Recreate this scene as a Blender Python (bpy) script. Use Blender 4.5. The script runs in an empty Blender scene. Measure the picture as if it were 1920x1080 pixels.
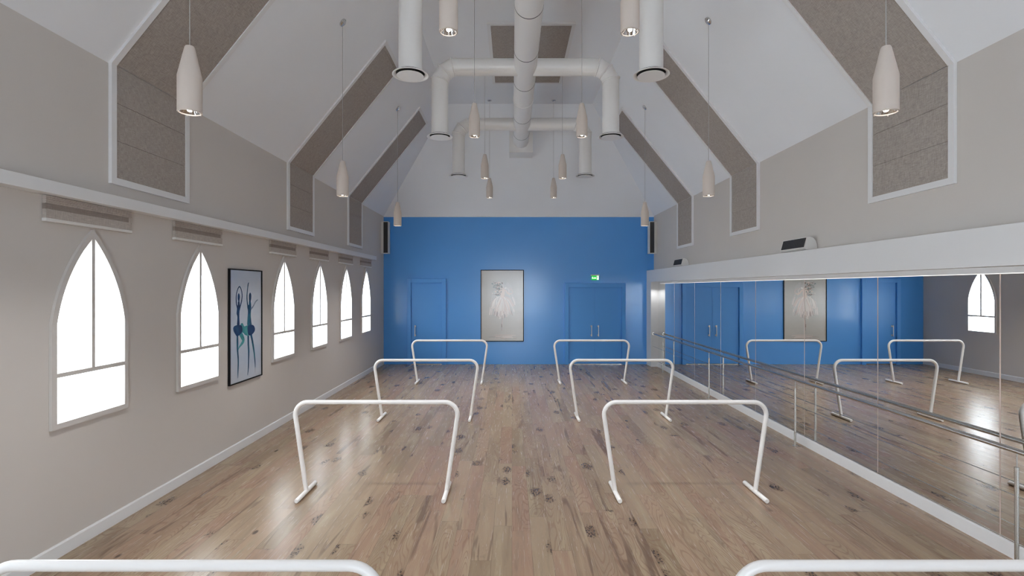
import bpy, bmesh, math, random
from mathutils import Vector, Matrix
random.seed(7)
SC = bpy.context.scene
COL = SC.collection

# ------------------------------------------------------------------ dimensions (metres, camera looks along +Y)
EYE = 2.15
XL, XR = -3.62, 4.0            # side walls
XC = 0.195                     # middle of the room
YF, YB = 14.44, -3.2           # far wall, back wall
ZE = 4.18                      # eaves
FLX0, FLX1, ZT = -1.595, 1.985, 6.68   # flat strip of ceiling at the ridge
YH = 12.6                      # where the sloping end begins
XM = 3.99                      # mirror face
XBK = 3.795                    # bulkhead face
YP = 13.99                     # end pier

# ------------------------------------------------------------------ helpers
def lin(c):
    def f(v):
        v /= 255.0
        return v / 12.92 if v <= 0.04045 else ((v + 0.055) / 1.055) ** 2.4
    return (f(c[0]), f(c[1]), f(c[2]), 1.0)

def tag(o, label=None, cat=None, group=None, kind=None):
    if label: o['label'] = label
    if cat: o['category'] = cat
    if group: o['group'] = group
    if kind: o['kind'] = kind
    return o

def empty(name, loc=(0, 0, 0), rz=0.0, label=None, cat=None, group=None, kind=None):
    o = bpy.data.objects.new(name, None)
    o.empty_display_size = 0.1
    COL.objects.link(o)
    o.location = loc
    o.rotation_euler = (0, 0, rz)
    return tag(o, label, cat, group, kind)

def link(name, me, parent=None, loc=None):
    o = bpy.data.objects.new(name, me)
    COL.objects.link(o)
    if parent is not None:
        o.parent = parent
    if loc is not None:
        o.location = loc
    return o

def finish(bm, name, mats, smooth=None, doubles=False):
    if doubles:
        bmesh.ops.remove_doubles(bm, verts=bm.verts, dist=1e-5)
    bmesh.ops.recalc_face_normals(bm, faces=bm.faces)
    me = bpy.data.meshes.new(name)
    bm.to_mesh(me)
    bm.free()
    if not isinstance(mats, (list, tuple)):
        mats = [mats]
    for m in mats:
        me.materials.append(m)
    if smooth:
        me.polygons.foreach_set('use_smooth', [True] * len(me.polygons))
        me.set_sharp_from_angle(angle=math.radians(smooth))
    return me

def obj(name, bm, mat, parent=None, smooth=None, loc=None):
    return link(name, finish(bm, name, mat, smooth), parent, loc)

def box(bm, x0, x1, y0, y1, z0, z1, bev=0.0, mi=0):
    vs = [bm.verts.new(p) for p in ((x0,y0,z0),(x1,y0,z0),(x1,y1,z0),(x0,y1,z0),(x0,y0,z1),(x1,y0,z1),(x1,y1,z1),(x0,y1,z1))]
    fs = [bm.faces.new([vs[i] for i in f]) for f in ((0,3,2,1),(4,5,6,7),(0,1,5,4),(1,2,6,5),(2,3,7,6),(3,0,4,7))]
    for f in fs: f.material_index = mi
    if bev > 0:
        es = list({e for f in fs for e in f.edges})
        bmesh.ops.bevel(bm, geom=es, offset=bev, segments=2, affect='EDGES', profile=0.5)
    return bm

def lathe(bm, prof, n=32, c=(0, 0, 0), closed=False, mi=0):
    """profile [(r,z)] revolved about Z through c"""
    rings = []
    for r, z in prof:
        if r < 1e-6:
            rings.append([bm.verts.new((c[0], c[1], c[2] + z))])
        else:
            rings.append([bm.verts.new((c[0] + r*math.cos(2*math.pi*i/n), c[1] + r*math.sin(2*math.pi*i/n), c[2] + z)) for i in range(n)])
    pairs = list(zip(rings[:-1], rings[1:]))
    if closed: pairs.append((rings[-1], rings[0]))
    for a, b in pairs:
        if len(a) == 1 and len(b) == 1: continue
        for i in range(n):
            j = (i + 1) % n
            if len(a) == 1: f = bm.faces.new((a[0], b[i], b[j]))
            elif len(b) == 1: f = bm.faces.new((a[i], b[0], a[j]))
            else: f = bm.faces.new((a[i], b[i], b[j], a[j]))
            f.material_index = mi
    return bm

def tube(bm, pts, r, n=20, cap=True, up=None):
    """sweep a circle along pts (rotation-minimising frame, mitred joints)"""
    pts = [Vector(p) for p in pts]
    rs = r if isinstance(r, (list, tuple)) else [r] * len(pts)
    d = [(pts[i+1] - pts[i]).normalized() for i in range(len(pts) - 1)]
    up = Vector(up) if up else (Vector((0,0,1)) if abs(d[0].z) < 0.9 else Vector((0,1,0)))
    u = (up - d[0] * up.dot(d[0])).normalized()
    rings = []
    for i, p in enumerate(pts):
        din = d[max(i-1, 0)]
        dout = d[min(i, len(d)-1)]
        if i > 0:
            q = d[max(i-1,0)].rotation_difference(dout) if i < len(d) else None
        v = din.cross(u).normalized()
        t = (din + dout).normalized()
        ring = []
        for k in range(n):
            a = 2*math.pi*k/n
            off = (u*math.cos(a) + v*math.sin(a)) * rs[i]
            # project along din onto the mitre plane
            off2 = off - din * (off.dot(t) / din.dot(t))
            ring.append(bm.verts.new(p + off2))
        rings.append(ring)
        if i > 0 and i < len(d):
            u = (q @ u); u = (u - dout*u.dot(dout)).normalized()
    for a, b in zip(rings[:-1], rings[1:]):
        for k in range(n):
            j = (k+1) % n
            bm.faces.new((a[k], b[k], b[j], a[j]))
    if cap:
        bm.faces.new(list(reversed(rings[0])))
        bm.faces.new(rings[-1])
    return bm

def rounded_path(pts, r, seg=8):
    pts = [Vector(p) for p in pts]
    out = [pts[0]]
    for i in range(1, len(pts)-1):
        a, b, c = pts[i-1], pts[i], pts[i+1]
        d1 = (a-b).normalized(); d2 = (c-b).normalized()
        ang = d1.angle(d2)
        t = r / math.tan(ang/2)
        p1, p2 = b + d1*t, b + d2*t
        cen = b + (d1+d2).normalized() * (r / math.sin(ang/2))
        v1, v2 = p1 - cen, p2 - cen
        tot = v1.angle(v2)
        ax = v1.cross(v2).normalized()
        for k in range(seg+1):
            out.append(cen + Matrix.Rotation(tot*k/seg, 3, ax) @ v1)
    out.append(pts[-1])
    return out

def prism(bm, prof, y0, y1, mi=0):
    """closed XZ profile extruded along Y"""
    a = [bm.verts.new((x, y0, z)) for x, z in prof]
    b = [bm.verts.new((x, y1, z)) for x, z in prof]
    n = len(prof)
    fs = [bm.faces.new(a), bm.faces.new(list(reversed(b)))]
    for i in range(n):
        j = (i+1) % n
        fs.append(bm.faces.new((a[i], b[i], b[j], a[j])))
    for f in fs: f.material_index = mi
    return bm

# ------------------------------------------------------------------ materials
class NT:
    def __init__(s, name):
        s.m = bpy.data.materials.new(name); s.m.use_nodes = True
        s.t = s.m.node_tree; s.t.nodes.clear()
        s.out = s.n('ShaderNodeOutputMaterial')
    def n(s, typ, **kw):
        nd = s.t.nodes.new(typ)
        for k, v in kw.items():
            if k.startswith('i_'):
                nd.inputs[k[2:].replace('_', ' ')].default_value = v
            else: setattr(nd, k, v)
        return nd
    def l(s, a, b): s.t.links.new(a, b)
    def val(s, x, sock):
        if isinstance(x, (int, float)): sock.default_value = x
        elif isinstance(x, tuple): sock.default_value = x
        else: s.l(x, sock)
    def math(s, op, a, b=0.0, c=None, clamp=False):
        nd = s.n('ShaderNodeMath', operation=op, use_clamp=clamp)
        s.val(a, nd.inputs[0]); s.val(b, nd.inputs[1])
        if c is not None: s.val(c, nd.inputs[2])
        return nd.outputs[0]
    def mix(s, f, a, b, bt='MIX'):
        nd = s.n('ShaderNodeMix', data_type='RGBA', blend_type=bt)
        s.val(f, nd.inputs[0]); s.val(a, nd.inputs[6]); s.val(b, nd.inputs[7])
        return nd.outputs[2]
    def noise(s, vec, scale, detail=2.0, rough=0.5, dist=0.0):
        nd = s.n('ShaderNodeTexNoise'); s.l(vec, nd.inputs['Vector'])
        nd.inputs['Scale'].default_value = scale; nd.inputs['Detail'].default_value = detail
        nd.inputs['Roughness'].default_value = rough; nd.inputs['Distortion'].default_value = dist
        return nd.outputs['Fac']
    def ramp(s, f, stops):
        nd = s.n('ShaderNodeValToRGB'); s.l(f, nd.inputs[0])
        e = nd.color_ramp.elements
        while len(e) < len(stops): e.new(0.5)
        for el, (p, c) in zip(e, stops):
            el.position = p; el.color = c if isinstance(c, tuple) else (c, c, c, 1)
        return nd.outputs[0]
    def mrange(s, v, a, b, c=0.0, d=1.0):
        nd = s.n('ShaderNodeMapRange'); s.l(v, nd.inputs[0])
        for i, x in enumerate((a, b, c, d)): nd.inputs[i+1].default_value = x
        return nd.outputs[0]
    def pos(s):
        return s.n('ShaderNodeNewGeometry').outputs['Position']
    def objc(s):
        return s.n('ShaderNodeTexCoord').outputs['Object']
    def scale(s, vec, sc):
        nd = s.n('ShaderNodeMapping'); s.l(vec, nd.inputs[0]); nd.inputs['Scale'].default_value = sc
        return nd.outputs[0]
    def bsdf(s, color, rough=0.5, metal=0.0, spec=0.5, bump=None, bstr=0.1, bdist=0.002, coat=0.0, coat_rough=0.1):
        b = s.n('ShaderNodeBsdfPrincipled')
        s.val(color, b.inputs['Base Color']); s.val(rough, b.inputs['Roughness'])
        b.inputs['Metallic'].default_value = metal; b.inputs['Specular IOR Level'].default_value = spec
        b.inputs['Coat Weight'].default_value = coat; b.inputs['Coat Roughness'].default_value = coat_rough
        if bump is not None:
            bn = s.n('ShaderNodeBump'); s.l(bump, bn.inputs['Height'])
            bn.inputs['Strength'].default_value = bstr; bn.inputs['Distance'].default_value = bdist
            s.l(bn.outputs[0], b.inputs['Normal'])
        s.l(b.outputs[0], s.out.inputs[0])
        return b

def paint(name, rgb, rough=0.6, var=0.015, bs=0.05, spec=0.4, bscale=180, metal=0.0, coat=0.0, coat_rough=0.1):
    t = NT(name); p = t.pos()
    c = lin(rgb)
    f = t.noise(p, 1.3, 3)
    lo = tuple(v * (1-var*2) for v in c[:3]) + (1,)
    hi = tuple(min(1, v * (1+var*2)) for v in c[:3]) + (1,)
    b = t.bsdf(t.mix(f, lo, hi), rough, metal, spec, t.noise(p, bscale, 2) if bs else None, bs, 0.001, coat, coat_rough)
    return t.m

M_WALL = paint('warm_grey_wall_paint', (208, 202, 196), 0.75)
M_CEIL = paint('white_ceiling_paint', (236, 238, 241), 0.8)
M_TRIM = paint('white_satin_trim', (230, 230, 230), 0.45, 0.003)
M_WINF = paint('white_window_frame', (208, 203, 198), 0.5, 0.005)
M_DUCT = paint('white_duct_enamel', (234, 232, 229), 0.28, 0.006, 0.0)
M_DUCTL = paint('duct_joint_shadow_gap', (70, 70, 72), 0.6, 0.0, 0.0)
M_TUBE = paint('white_powder_coat', (234, 231, 228), 0.3, 0.004, 0.0)
M_SHADE = paint('cream_pendant_ceramic', (210, 198, 188), 0.45, 0.01, 0.03)
M_CABLE = paint('grey_pendant_cable', (170, 168, 165), 0.5, 0, 0)
M_DARK = paint('painted_throat_shade', (40, 39, 38), 0.8, 0, 0)
M_FRAMEB = paint('black_picture_frame', (16, 17, 20), 0.6, 0, 0, 0.25)
M_SPKW = paint('white_speaker_case', (222, 220, 216), 0.4, 0.0, 0.0)
M_STEEL = paint('brushed_stainless_steel', (196, 194, 190), 0.24, 0.02, 0.0, metal=1.0)
M_CHROME = paint('chrome', (215, 215, 216), 0.08, 0.0, 0.0, metal=1.0)
M_HANDLE = paint('satin_steel_handle', (200, 192, 184), 0.3, 0.0, 0.0, metal=1.0)
M_BLBAR = paint('white_blind_bar', (228, 226, 222), 0.4, 0, 0)
M_SEAM = paint('pale_mirror_seam', (208, 190, 180), 0.4, 0.03, 0)

def blue_mat(name, coat):
    t = NT(name); p = t.pos()
    f = t.noise(p, 0.8, 3)
    col = t.mix(f, lin((80, 155, 228)), lin((85, 161, 234)))
    b = t.bsdf(col, 0.26 if coat else 0.38, 0, 0.5, t.noise(p, 60, 3, 0.6), 0.14, 0.0012, coat, 0.13)
    b.inputs['Coat IOR'].default_value = 1.5
    return t.m
M_BLUE = blue_mat('glossy_blue_wall_paint', 0.4)
M_BLUED = blue_mat('satin_blue_door_paint', 0.0)

def fabric_mat(name, a, b, sc=1.0):
    t = NT(name); p = t.pos()
    # weave: two crossed streak noises
    f1 = t.noise(t.scale(p, (280*sc, 20*sc, 280*sc)), 1.0, 3)
    f2 = t.noise(t.scale(p, (20*sc, 280*sc, 20*sc)), 1.0, 3)
    f3 = t.noise(p, 14, 3, 0.7)
    f = t.math('ADD', t.math('MULTIPLY', f1, 0.45), t.math('MULTIPLY', f2, 0.45))
    f = t.math('ADD', f, t.math('MULTIPLY', f3, 0.1))
    c = t.ramp(f, [(0.36, lin(a)), (0.64, lin(b))])
    t.bsdf(c, 0.9, 0, 0.2, f, 0.35, 0.002)
    return t.m
M_FAB = fabric_mat('woven_taupe_acoustic_fabric', (146, 138, 131), (188, 179, 171))
M_BLIND = fabric_mat('taupe_blind_fabric', (168, 159, 152), (200, 191, 183), 0.8)
M_BLINDD = fabric_mat('dark_taupe_blind_fabric', (138, 128, 121), (156, 146, 138), 0.8)

def grille_mat():
    t = NT('black_speaker_grille'); p = t.pos()
    w = t.n('ShaderNodeTexVoronoi'); t.l(t.scale(p, (160, 160, 160)), w.inputs['Vector']); w.inputs['Scale'].default_value = 1.0
    c = t.ramp(w.outputs['Distance'], [(0.2, lin((30, 31, 34))), (0.6, lin((62, 63, 66)))])
    t.bsdf(c, 0.7, 0, 0.3)
    return t.m
M_GRILLE = grille_mat()

def mirror_mat():
    t = NT('silvered_mirror_glass'); p = t.pos()
    f = t.noise(p, 0.6, 2)
    t.bsdf(t.mix(f, (0.90, 0.915, 0.92, 1), (0.91, 0.925, 0.93, 1)), 0.004, 1.0, 0.5)
    return t.m
M_MIRROR = mirror_mat()

def glass_mat(name='clear_window_glass', tint=(0.96, 0.97, 0.97, 1)):
    t = NT(name)
    tr = t.n('ShaderNodeBsdfTransparent'); tr.inputs[0].default_value = tint
    gl = t.n('ShaderNodeBsdfGlossy'); gl.inputs['Roughness'].default_value = 0.02
    lw = t.n('ShaderNodeLayerWeight'); lw.inputs[0].default_value = 0.5
    fr = t.math('ADD', 0.03, t.math('MULTIPLY', t.math('POWER', lw.outputs['Facing'], 4.0), 0.4))
    mx = t.n('ShaderNodeMixShader'); t.l(fr, mx.inputs[0]); t.l(tr.outputs[0], mx.inputs[1]); t.l(gl.outputs[0], mx.inputs[2])
    t.l(mx.outputs[0], t.out.inputs[0])
    return t.m
M_GLASS = glass_mat()
M_TINT = glass_mat('light_dimming_glass', (0.84, 0.86, 0.88, 1))  # tint added to dim the light through the unseen back window

def emit_mat(name, col, st):
    t = NT(name); e = t.n('ShaderNodeEmission'); e.inputs[0].default_value = col; e.inputs[1].default_value = st
    t.l(e.outputs[0], t.out.inputs[0]); return t.m
M_BULB = emit_mat('lit_bulb', (1, 0.95, 0.88, 1), 8.0)
M_LED = emit_mat('led_strip', (1, 0.97, 0.93, 1), 0.55)
M_GREEN = emit_mat('lit_exit_green', lin((30, 205, 70)), 0.5)
M_SIGNW = emit_mat('lit_exit_white', (1, 1, 0.97, 1), 0.7)

def floor_mat():
    PW, PL = 0.163, 1.65
    t = NT('rustic_plank_floor'); p = t.pos()
    s = t.n('ShaderNodeSeparateXYZ'); t.l(p, s.inputs[0])
    x, y = s.outputs[0], s.outputs[1]
    xi = t.math('DIVIDE', x, PW); i = t.math('FLOOR', xi); fx = t.math('SUBTRACT', xi, i)
    wn = t.n('ShaderNodeTexWhiteNoise', noise_dimensions='1D'); t.l(i, wn.inputs['W'])
    yo = t.math('ADD', t.math('DIVIDE', y, PL), t.math('MULTIPLY', wn.outputs['Value'], 7.3))
    j = t.math('FLOOR', yo); fy = t.math('SUBTRACT', yo, j)
    cm = t.n('ShaderNodeCombineXYZ'); t.l(i, cm.inputs[0]); t.l(j, cm.inputs[1])
    w2 = t.n('ShaderNodeTexWhiteNoise', noise_dimensions='3D'); t.l(cm.outputs[0], w2.inputs['Vector'])
    rnd = w2.outputs['Value']
    sc = t.n('ShaderNodeSeparateColor'); t.l(w2.outputs['Color'], sc.inputs[0])
    r1, r2, r3 = sc.outputs[0], sc.outputs[1], sc.outputs[2]
    # per-plank grain coordinates
    off = t.n('ShaderNodeVectorMath', operation='SCALE'); t.l(w2.outputs['Color'], off.inputs[0]); off.inputs['Scale'].default_value = 40
    add = t.n('ShaderNodeVectorMath', operation='ADD'); t.l(p, add.inputs[0]); t.l(off.outputs[0], add.inputs[1])
    q = add.outputs[0]
    g1 = t.noise(t.scale(q, (11, 1.0, 1)), 1.0, 4, 0.55, 0.7)
    g2 = t.noise(t.scale(q, (90, 3.5, 1)), 1.0, 3, 0.6)
    # cathedral figure: contour lines of a stretched noise
    g3 = t.noise(t.scale(q, (5.5, 0.9, 1)), 1.0, 1.5, 0.4, 0.4)
    rings = t.math('SINE', t.math('MULTIPLY', g3, 150.0))
    rings = t.mrange(rings, 0.35, 1.0)
    base = t.ramp(rnd, [(0.0, lin((132, 112, 89))), (0.3, lin((154, 135, 111))), (0.55, lin((141, 121, 98))), (0.75, lin((147, 122, 101))), (1.0, lin((160, 144, 119)))])
    pink = t.mix(t.math('MULTIPLY', r1, t.mrange(g1, 0.35, 0.7)), base, lin((148, 111, 92)))
    c = t.mix(t.mrange(g1, 0.48, 0.75, 0.0, 0.8), pink, lin((166, 152, 125)))
    c = t.mix(t.mrange(g1, 0.42, 0.18, 0.0, 0.6), c, lin((112, 88, 70)))
    c = t.mix(t.math('MULTIPLY', t.mrange(g2, 0.5, 0.85), 0.35), c, lin((103, 82, 64)))
    c = t.mix(t.math('MULTIPLY', rings, t.math('MULTIPLY', t.math('GREATER_THAN', r2, 0.45), 0.42)), c, lin((115, 84, 66)))
    # dark heart streaks on a few planks
    st = t.noise(t.scale(q, (9, 0.7, 1)), 1.0, 2, 0.5, 1.2)
    streak = t.math('MULTIPLY', t.mrange(st, 0.60, 0.68), t.math('GREATER_THAN', r3, 0.55))
    c = t.mix(t.math('MULTIPLY', streak, 0.6), c, lin((79, 59, 47)))
    # knots: sparse clusters broken into small dark specks
    vo = t.n('ShaderNodeTexVoronoi'); t.l(t.scale(q, (3.6, 1.9, 1)), vo.inputs['Vector']); vo.inputs['Scale'].default_value = 1.0
    vs = t.n('ShaderNodeSeparateColor'); t.l(vo.outputs['Color'], vs.inputs[0])
    kd = t.math('ADD', vo.outputs['Distance'], t.math('MULTIPLY', t.math('SUBTRACT', t.noise(t.scale(q, (26, 14, 1)), 1.0, 2), 0.5), 0.22))
    kmask = t.math('MULTIPLY', t.mrange(kd, 0.28, 0.08), t.math('GREATER_THAN', vs.outputs[0], 0.5))
    v2 = t.n('ShaderNodeTexVoronoi'); t.l(t.scale(q, (62, 40, 1)), v2.inputs['Vector']); v2.inputs['Scale'].default_value = 1.0
    spots = t.mrange(v2.outputs['Distance'], 0.62, 0.35)
    v3 = t.n('ShaderNodeSeparateColor'); t.l(v2.outputs['Color'], v3.inputs[0])
    spots = t.math('MULTIPLY', spots, t.math('GREATER_THAN', v3.outputs[1], 0.28))
    kn = t.math('MULTIPLY', t.mrange(kmask, 0.1, 0.35), spots, clamp=True)
    halo = t.math('MULTIPLY', kmask, 0.7, clamp=True)
    c = t.mix(halo, c, lin((96, 74, 59)))
    c = t.mix(t.math('MULTIPLY', kn, 0.9), c, lin((53, 39, 34)))
    # single round knots
    v4 = t.n('ShaderNodeTexVoronoi'); t.l(t.scale(q, (2.3, 1.1, 1)), v4.inputs['Vector']); v4.inputs['Scale'].default_value = 1.0
    v4c = t.n('ShaderNodeSeparateColor'); t.l(v4.outputs['Color'], v4c.inputs[0])
    rk = t.math('MULTIPLY', t.mrange(v4.outputs['Distance'], 0.06, 0.04), t.math('GREATER_THAN', v4c.outputs[2], 0.4))
    c = t.mix(t.math('MULTIPLY', rk, 0.8), c, lin((44, 31, 26)))
    # joints
    ex = t.math('MINIMUM', fx, t.math('SUBTRACT', 1.0, fx)); ey = t.math('MINIMUM', fy, t.math('SUBTRACT', 1.0, fy))
    jt = t.math('MAXIMUM', t.mrange(ex, 0.012, 0.004), t.mrange(ey, 0.0014, 0.0005))
    c = t.mix(t.math('MULTIPLY', jt, 0.55), c, lin((69, 53, 41)))
    rough = t.math('ADD', 0.21, t.math('MULTIPLY', g2, 0.1))
    h = t.math('SUBTRACT', t.math('MULTIPLY', g2, 0.3), jt)
    t.bsdf(c, rough, 0, 0.5, h, 0.08, 0.001)
    return t.m
M_FLOOR = floor_mat()

# ------------------------------------------------------------------ room shell
bm = bmesh.new(); box(bm, XL-0.1, XR+0.1, YB-0.1, YF+0.1, -0.1, 0.0)
tag(obj('floor', bm, M_FLOOR), kind='structure')

ARC_C, ARC_D = 1.0, 0.21
def arch_loop(yc, z0, zs, hw, h, off=0.0, n=14):
    """pointed-arch outline (y,z), counter-clockwise from bottom-left; off widens it"""
    c = ARC_C; R = math.hypot(c + hw, ARC_D) + off; zc = zs - ARC_D
    a0 = math.acos((c+hw+off) / R); a1 = math.acos(c / R)
    pts = [(yc-hw-off, z0-off), (yc+hw+off, z0-off)]
    for k in range(n+1):
        a = a0 + (a1-a0)*k/n
        pts.append((yc - c + R*math.cos(a), zc + R*math.sin(a)))
    for k in range(n-1, -1, -1):
        a = a0 + (a1-a0)*k/n
        pts.append((yc + c - R*math.cos(a), zc + R*math.sin(a)))
    return pts

WIN_Y = [1.372, 2.885, 4.398, 5.911, 8.088, 9.597, 11.126, 12.64]
WZ0, WZS, WHW, WHH = 1.074, 1.86, 0.353, 0.68

# left wall with pointed openings
bm = bmesh.new()
def loop(bm, pts, x):
    vs = [bm.verts.new((x, a, b)) for a, b in pts]
    return vs, [bm.edges.new((vs[i], vs[(i+1) % len(vs)])) for i in range(len(vs))]
rect = [(YB, 0), (YF, 0), (YF, ZE), (YB, ZE)]
_, es = loop(bm, rect, XL)
hole_loops = []
for yc in WIN_Y:
    v, e = loop(bm, arch_loop(yc, WZ0, WZS, WHW, WHH, 0.02), XL)
    hole_loops.append(v); es += e
bmesh.ops.triangle_fill(bm, use_beauty=True, use_dissolve=False, edges=es)
for v in hole_loops:
    w = [bm.verts.new((XL-0.1, q.co.y, q.co.z)) for q in v]
    for i in range(len(v)):
        j = (i+1) % len(v)
        bm.faces.new((v[i], v[j], w[j], w[i]))
tag(obj('wall_left', bm, M_WALL), kind='structure')

bm = bmesh.new(); box(bm, XR, XR+0.1, YB, YF, 0, ZE)
tag(obj('wall_right', bm, M_WALL), kind='structure')
bm = bmesh.new(); box(bm, XL, XR, YF, YF+0.1, 0, 4.15)
tag(obj('wall_far', bm, M_BLUE), kind='structure')
bm = bmesh.new(); box(bm, XL, XR, YF-0.012, YF+0.1, 4.15, 4.18)
tag(obj('trim_1', bm, M_CEIL), kind='structure')

# back wall behind the camera, with one wide glazed opening
BX0, BX1, BZ0, BZ1 = -1.5, 2.1, 0.25, 3.1
bm = bmesh.new()
def loopy(bm, pts, y):
    vs = [bm.verts.new((a, y, b)) for a, b in pts]
    return vs, [bm.edges.new((vs[i], vs[(i+1) % len(vs)])) for i in range(len(vs))]
_, es = loopy(bm, [(XL, 0), (XR, 0), (XR, ZE), (FLX1, ZT), (FLX0, ZT), (XL, ZE)], YB)
_, e2 = loopy(bm, [(BX0, BZ0), (BX1, BZ0), (BX1, BZ1), (BX0, BZ1)], YB)
bmesh.ops.triangle_fill(bm, use_beauty=True, use_dissolve=False, edges=es+e2)
tag(obj('wall_back', bm, M_WALL), kind='structure')
w = empty('window_9', ((BX0+BX1)/2, YB, BZ0), kind='structure')
bm = bmesh.new(); cx = (BX1-BX0)/2
for a, b, c, d in ((-cx, -cx+0.06, 0, BZ1-BZ0), (cx-0.06, cx, 0, BZ1-BZ0), (-cx+0.06, cx-0.06, 0, 0.06), (-cx+0.06, cx-0.06, BZ1-BZ0-0.06, BZ1-BZ0)):
    box(bm, a, b, -0.05, 0.03, c, d)
obj('frame', bm, M_WINF, w)
bm = bmesh.new(); box(bm, -0.03, 0.03, -0.04, 0.02, 0.06, BZ1-BZ0-0.06); obj('mullion', bm, M_WINF, w)
bm = bmesh.new(); box(bm, -cx+0.06, cx-0.06, -0.012, -0.008, 0.06, BZ1-BZ0-0.06); obj('pane', bm, M_TINT, w)

# ceiling: two slopes, flat ridge strip and the sloping far end
bm = bmesh.new()
V = [bm.verts.new(p) for p in ((XL, YB, ZE-0.012), (XL, YF, ZE-0.012), (FLX0, YH, ZT), (FLX0, YB, ZT), (FLX1, YH, ZT), (FLX1, YB, ZT), (XR, YF, ZE), (XR, YB, ZE))]
for f in ((0, 1, 2, 3), (3, 2, 4, 5), (5, 4, 6, 7), (1, 6, 4, 2)):
    bm.faces.new([V[i] for i in f])
tag(obj('ceiling', bm, M_CEIL), kind='structure')

# baseboards
bm = bmesh.new(); prism(bm, [(XL, 0), (XL+0.014, 0), (XL+0.014, 0.1), (XL+0.008, 0.113), (XL, 0.113)], YB, YF)
tag(obj('baseboard_left', bm, M_TRIM), kind='structure')
bm = bmesh.new(); prism(bm, [(XR, 0), (3.974, 0), (3.974, 0.116), (3.978, 0.12), (XR, 0.12)], YB, YP)
tag(obj('baseboard_right', bm, M_TRIM), kind='structure')

# pelmet rail over the left windows
bm = bmesh.new(); box(bm, XL, -3.5, YB, 13.25, 2.87, 2.968, 0.003)
tag(obj('trim_2', bm, M_TRIM), kind='structure')
# bulkhead over the mirrors and end pier
bm = bmesh.new(); box(bm, XBK, XR, YB, YF, 2.32, 2.641, 0.004)
tag(obj('trim_3', bm, M_TRIM), kind='structure')
bm = bmesh.new(); box(bm, XBK, XR, YP, YF, 0, 2.32, 0.0)
tag(obj('trim_4', bm, M_TRIM), kind='structure')

# ------------------------------------------------------------------ arched windows
def ring_mesh(inner, outer, x0, x1):
    bm = bmesh.new(); n = len(inner)
    A = [bm.verts.new((x1, a, b)) for a, b in inner]; B = [bm.verts.new((x1, a, b)) for a, b in outer]
    C = [bm.verts.new((x0, a, b)) for a, b in inner]; D = [bm.verts.new((x0, a, b)) for a, b in outer]
    for i in range(n):
        j = (i+1) % n
        bm.faces.new((A[i], A[j], B[j], B[i])); bm.faces.new((C[i], D[i], D[j], C[j]))
        bm.faces.new((A[i], C[i], C[j], A[j])); bm.faces.new((B[i], B[j], D[j], D[i]))
    return bm
WB = WZ0
pro = {}
def arch_top(dy):   # height of the inner arch at distance dy from the middle
    R = math.hypot(ARC_C + WHW, ARC_D)
    return WZS - ARC_D + math.sqrt(R*R - (ARC_C+abs(dy))**2)
inner = arch_loop(0, 0, WZS-WB, WHW, WHH); outer = arch_loop(0, 0, WZS-WB, WHW, WHH, 0.045)
bm = ring_mesh(inner, outer, 0.002, 0.028)
mid = arch_loop(0, 0, WZS-WB, WHW, WHH, 0.016)
b2 = ring_mesh(inner, mid, -0.042, 0.002)
me_ = bpy.data.meshes.new('t'); b2.to_mesh(me_); b2.free(); bm.from_mesh(me_); bpy.data.meshes.remove(me_)
pro['frame'] = finish(bm, 'window_frame', M_WINF)
bm = bmesh.new(); vs = [bm.verts.new((-0.0345, a, b)) for a, b in inner]; bm.faces.new(vs)
r_ = bmesh.ops.extrude_face_region(bm, geom=list(bm.faces)); bmesh.ops.translate(bm, vec=(-0.006, 0, 0), verts=[g for g in r_['geom'] if isinstance(g, bmesh.types.BMVert)])
pro['pane'] = finish(bm, 'window_pane', M_GLASS)
zt = 2.15 - 0.711 - WB
bm = bmesh.new(); box(bm, -0.034, 0.0265, -WHW-0.005, WHW+0.005, zt-0.002, zt+0.032); pro['transom'] = finish(bm, 'transom', M_WINF)
bm = bmesh.new(); box(bm, -0.034, 0.0265, -0.0165, 0.0165, zt+0.03, arch_top(0)-WB+0.01); pro['mullion'] = finish(bm, 'mullion', M_WINF)
for k, yc in enumerate(WIN_Y):
    w = empty('window_%d' % (k+1), (XL, yc, WB), kind='structure')
    for nm in ('frame', 'pane', 'transom', 'mullion'):
        link(nm, pro[nm], w)

# ------------------------------------------------------------------ doors in the far wall
def door(name, xo0, xo1, xi0, xi1, zo, zi, handles, seam=None):
    d = empty(name, ((xo0+xo1)/2, YF, 0), kind='structure'); c = (xo0+xo1)/2
    bm = bmesh.new()
    box(bm, xo0-c, xi0-c, -0.06, 0, 0, zo, 0.003); box(bm, xi1-c, xo1-c, -0.06, 0, 0, zo, 0.003); box(bm, xi0-c, xi1-c, -0.06, 0, zi, zo, 0.003)
    obj('door_frame', bm, M_BLUED, d)
    bm = bmesh.new(); box(bm, xi0-c, xi1-c, -0.016, 0, 0.0, 0.018); obj('threshold', bm, M_STEEL, d)
    leaves = [(xi0+0.004, xi1-0.004)] if seam is None else [(xi0+0.004, seam-0.003), (seam+0.003, xi1-0.004)]
    for (a, b), hx in zip(leaves, handles):
        bm = bmesh.new(); box(bm, a-c, b-c, -0.01, 0, 0.02, zi-0.005, 0.002)
        lf = obj('door_leaf', bm, M_BLUED, d)
        bm = bmesh.new()
        tube(bm, [(hx-c, -0.07, 0.787), (hx-c, -0.07, 1.105)], 0.0105, 12)
        s = 1 if hx < (a+b)/2 or seam is None else -1
        for z in (0.82, 1.072):
            tube(bm, [(hx-c, -0.07, z), (hx-c, -0.011, z)], 0.009, 12, up=(0, 0, 1))
            tube(bm, [(hx-c, -0.020, z), (hx-c, -0.0101, z)], 0.024, 16, up=(0, 0, 1))
        obj('door_handle', bm, M_HANDLE, lf, 40)
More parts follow.
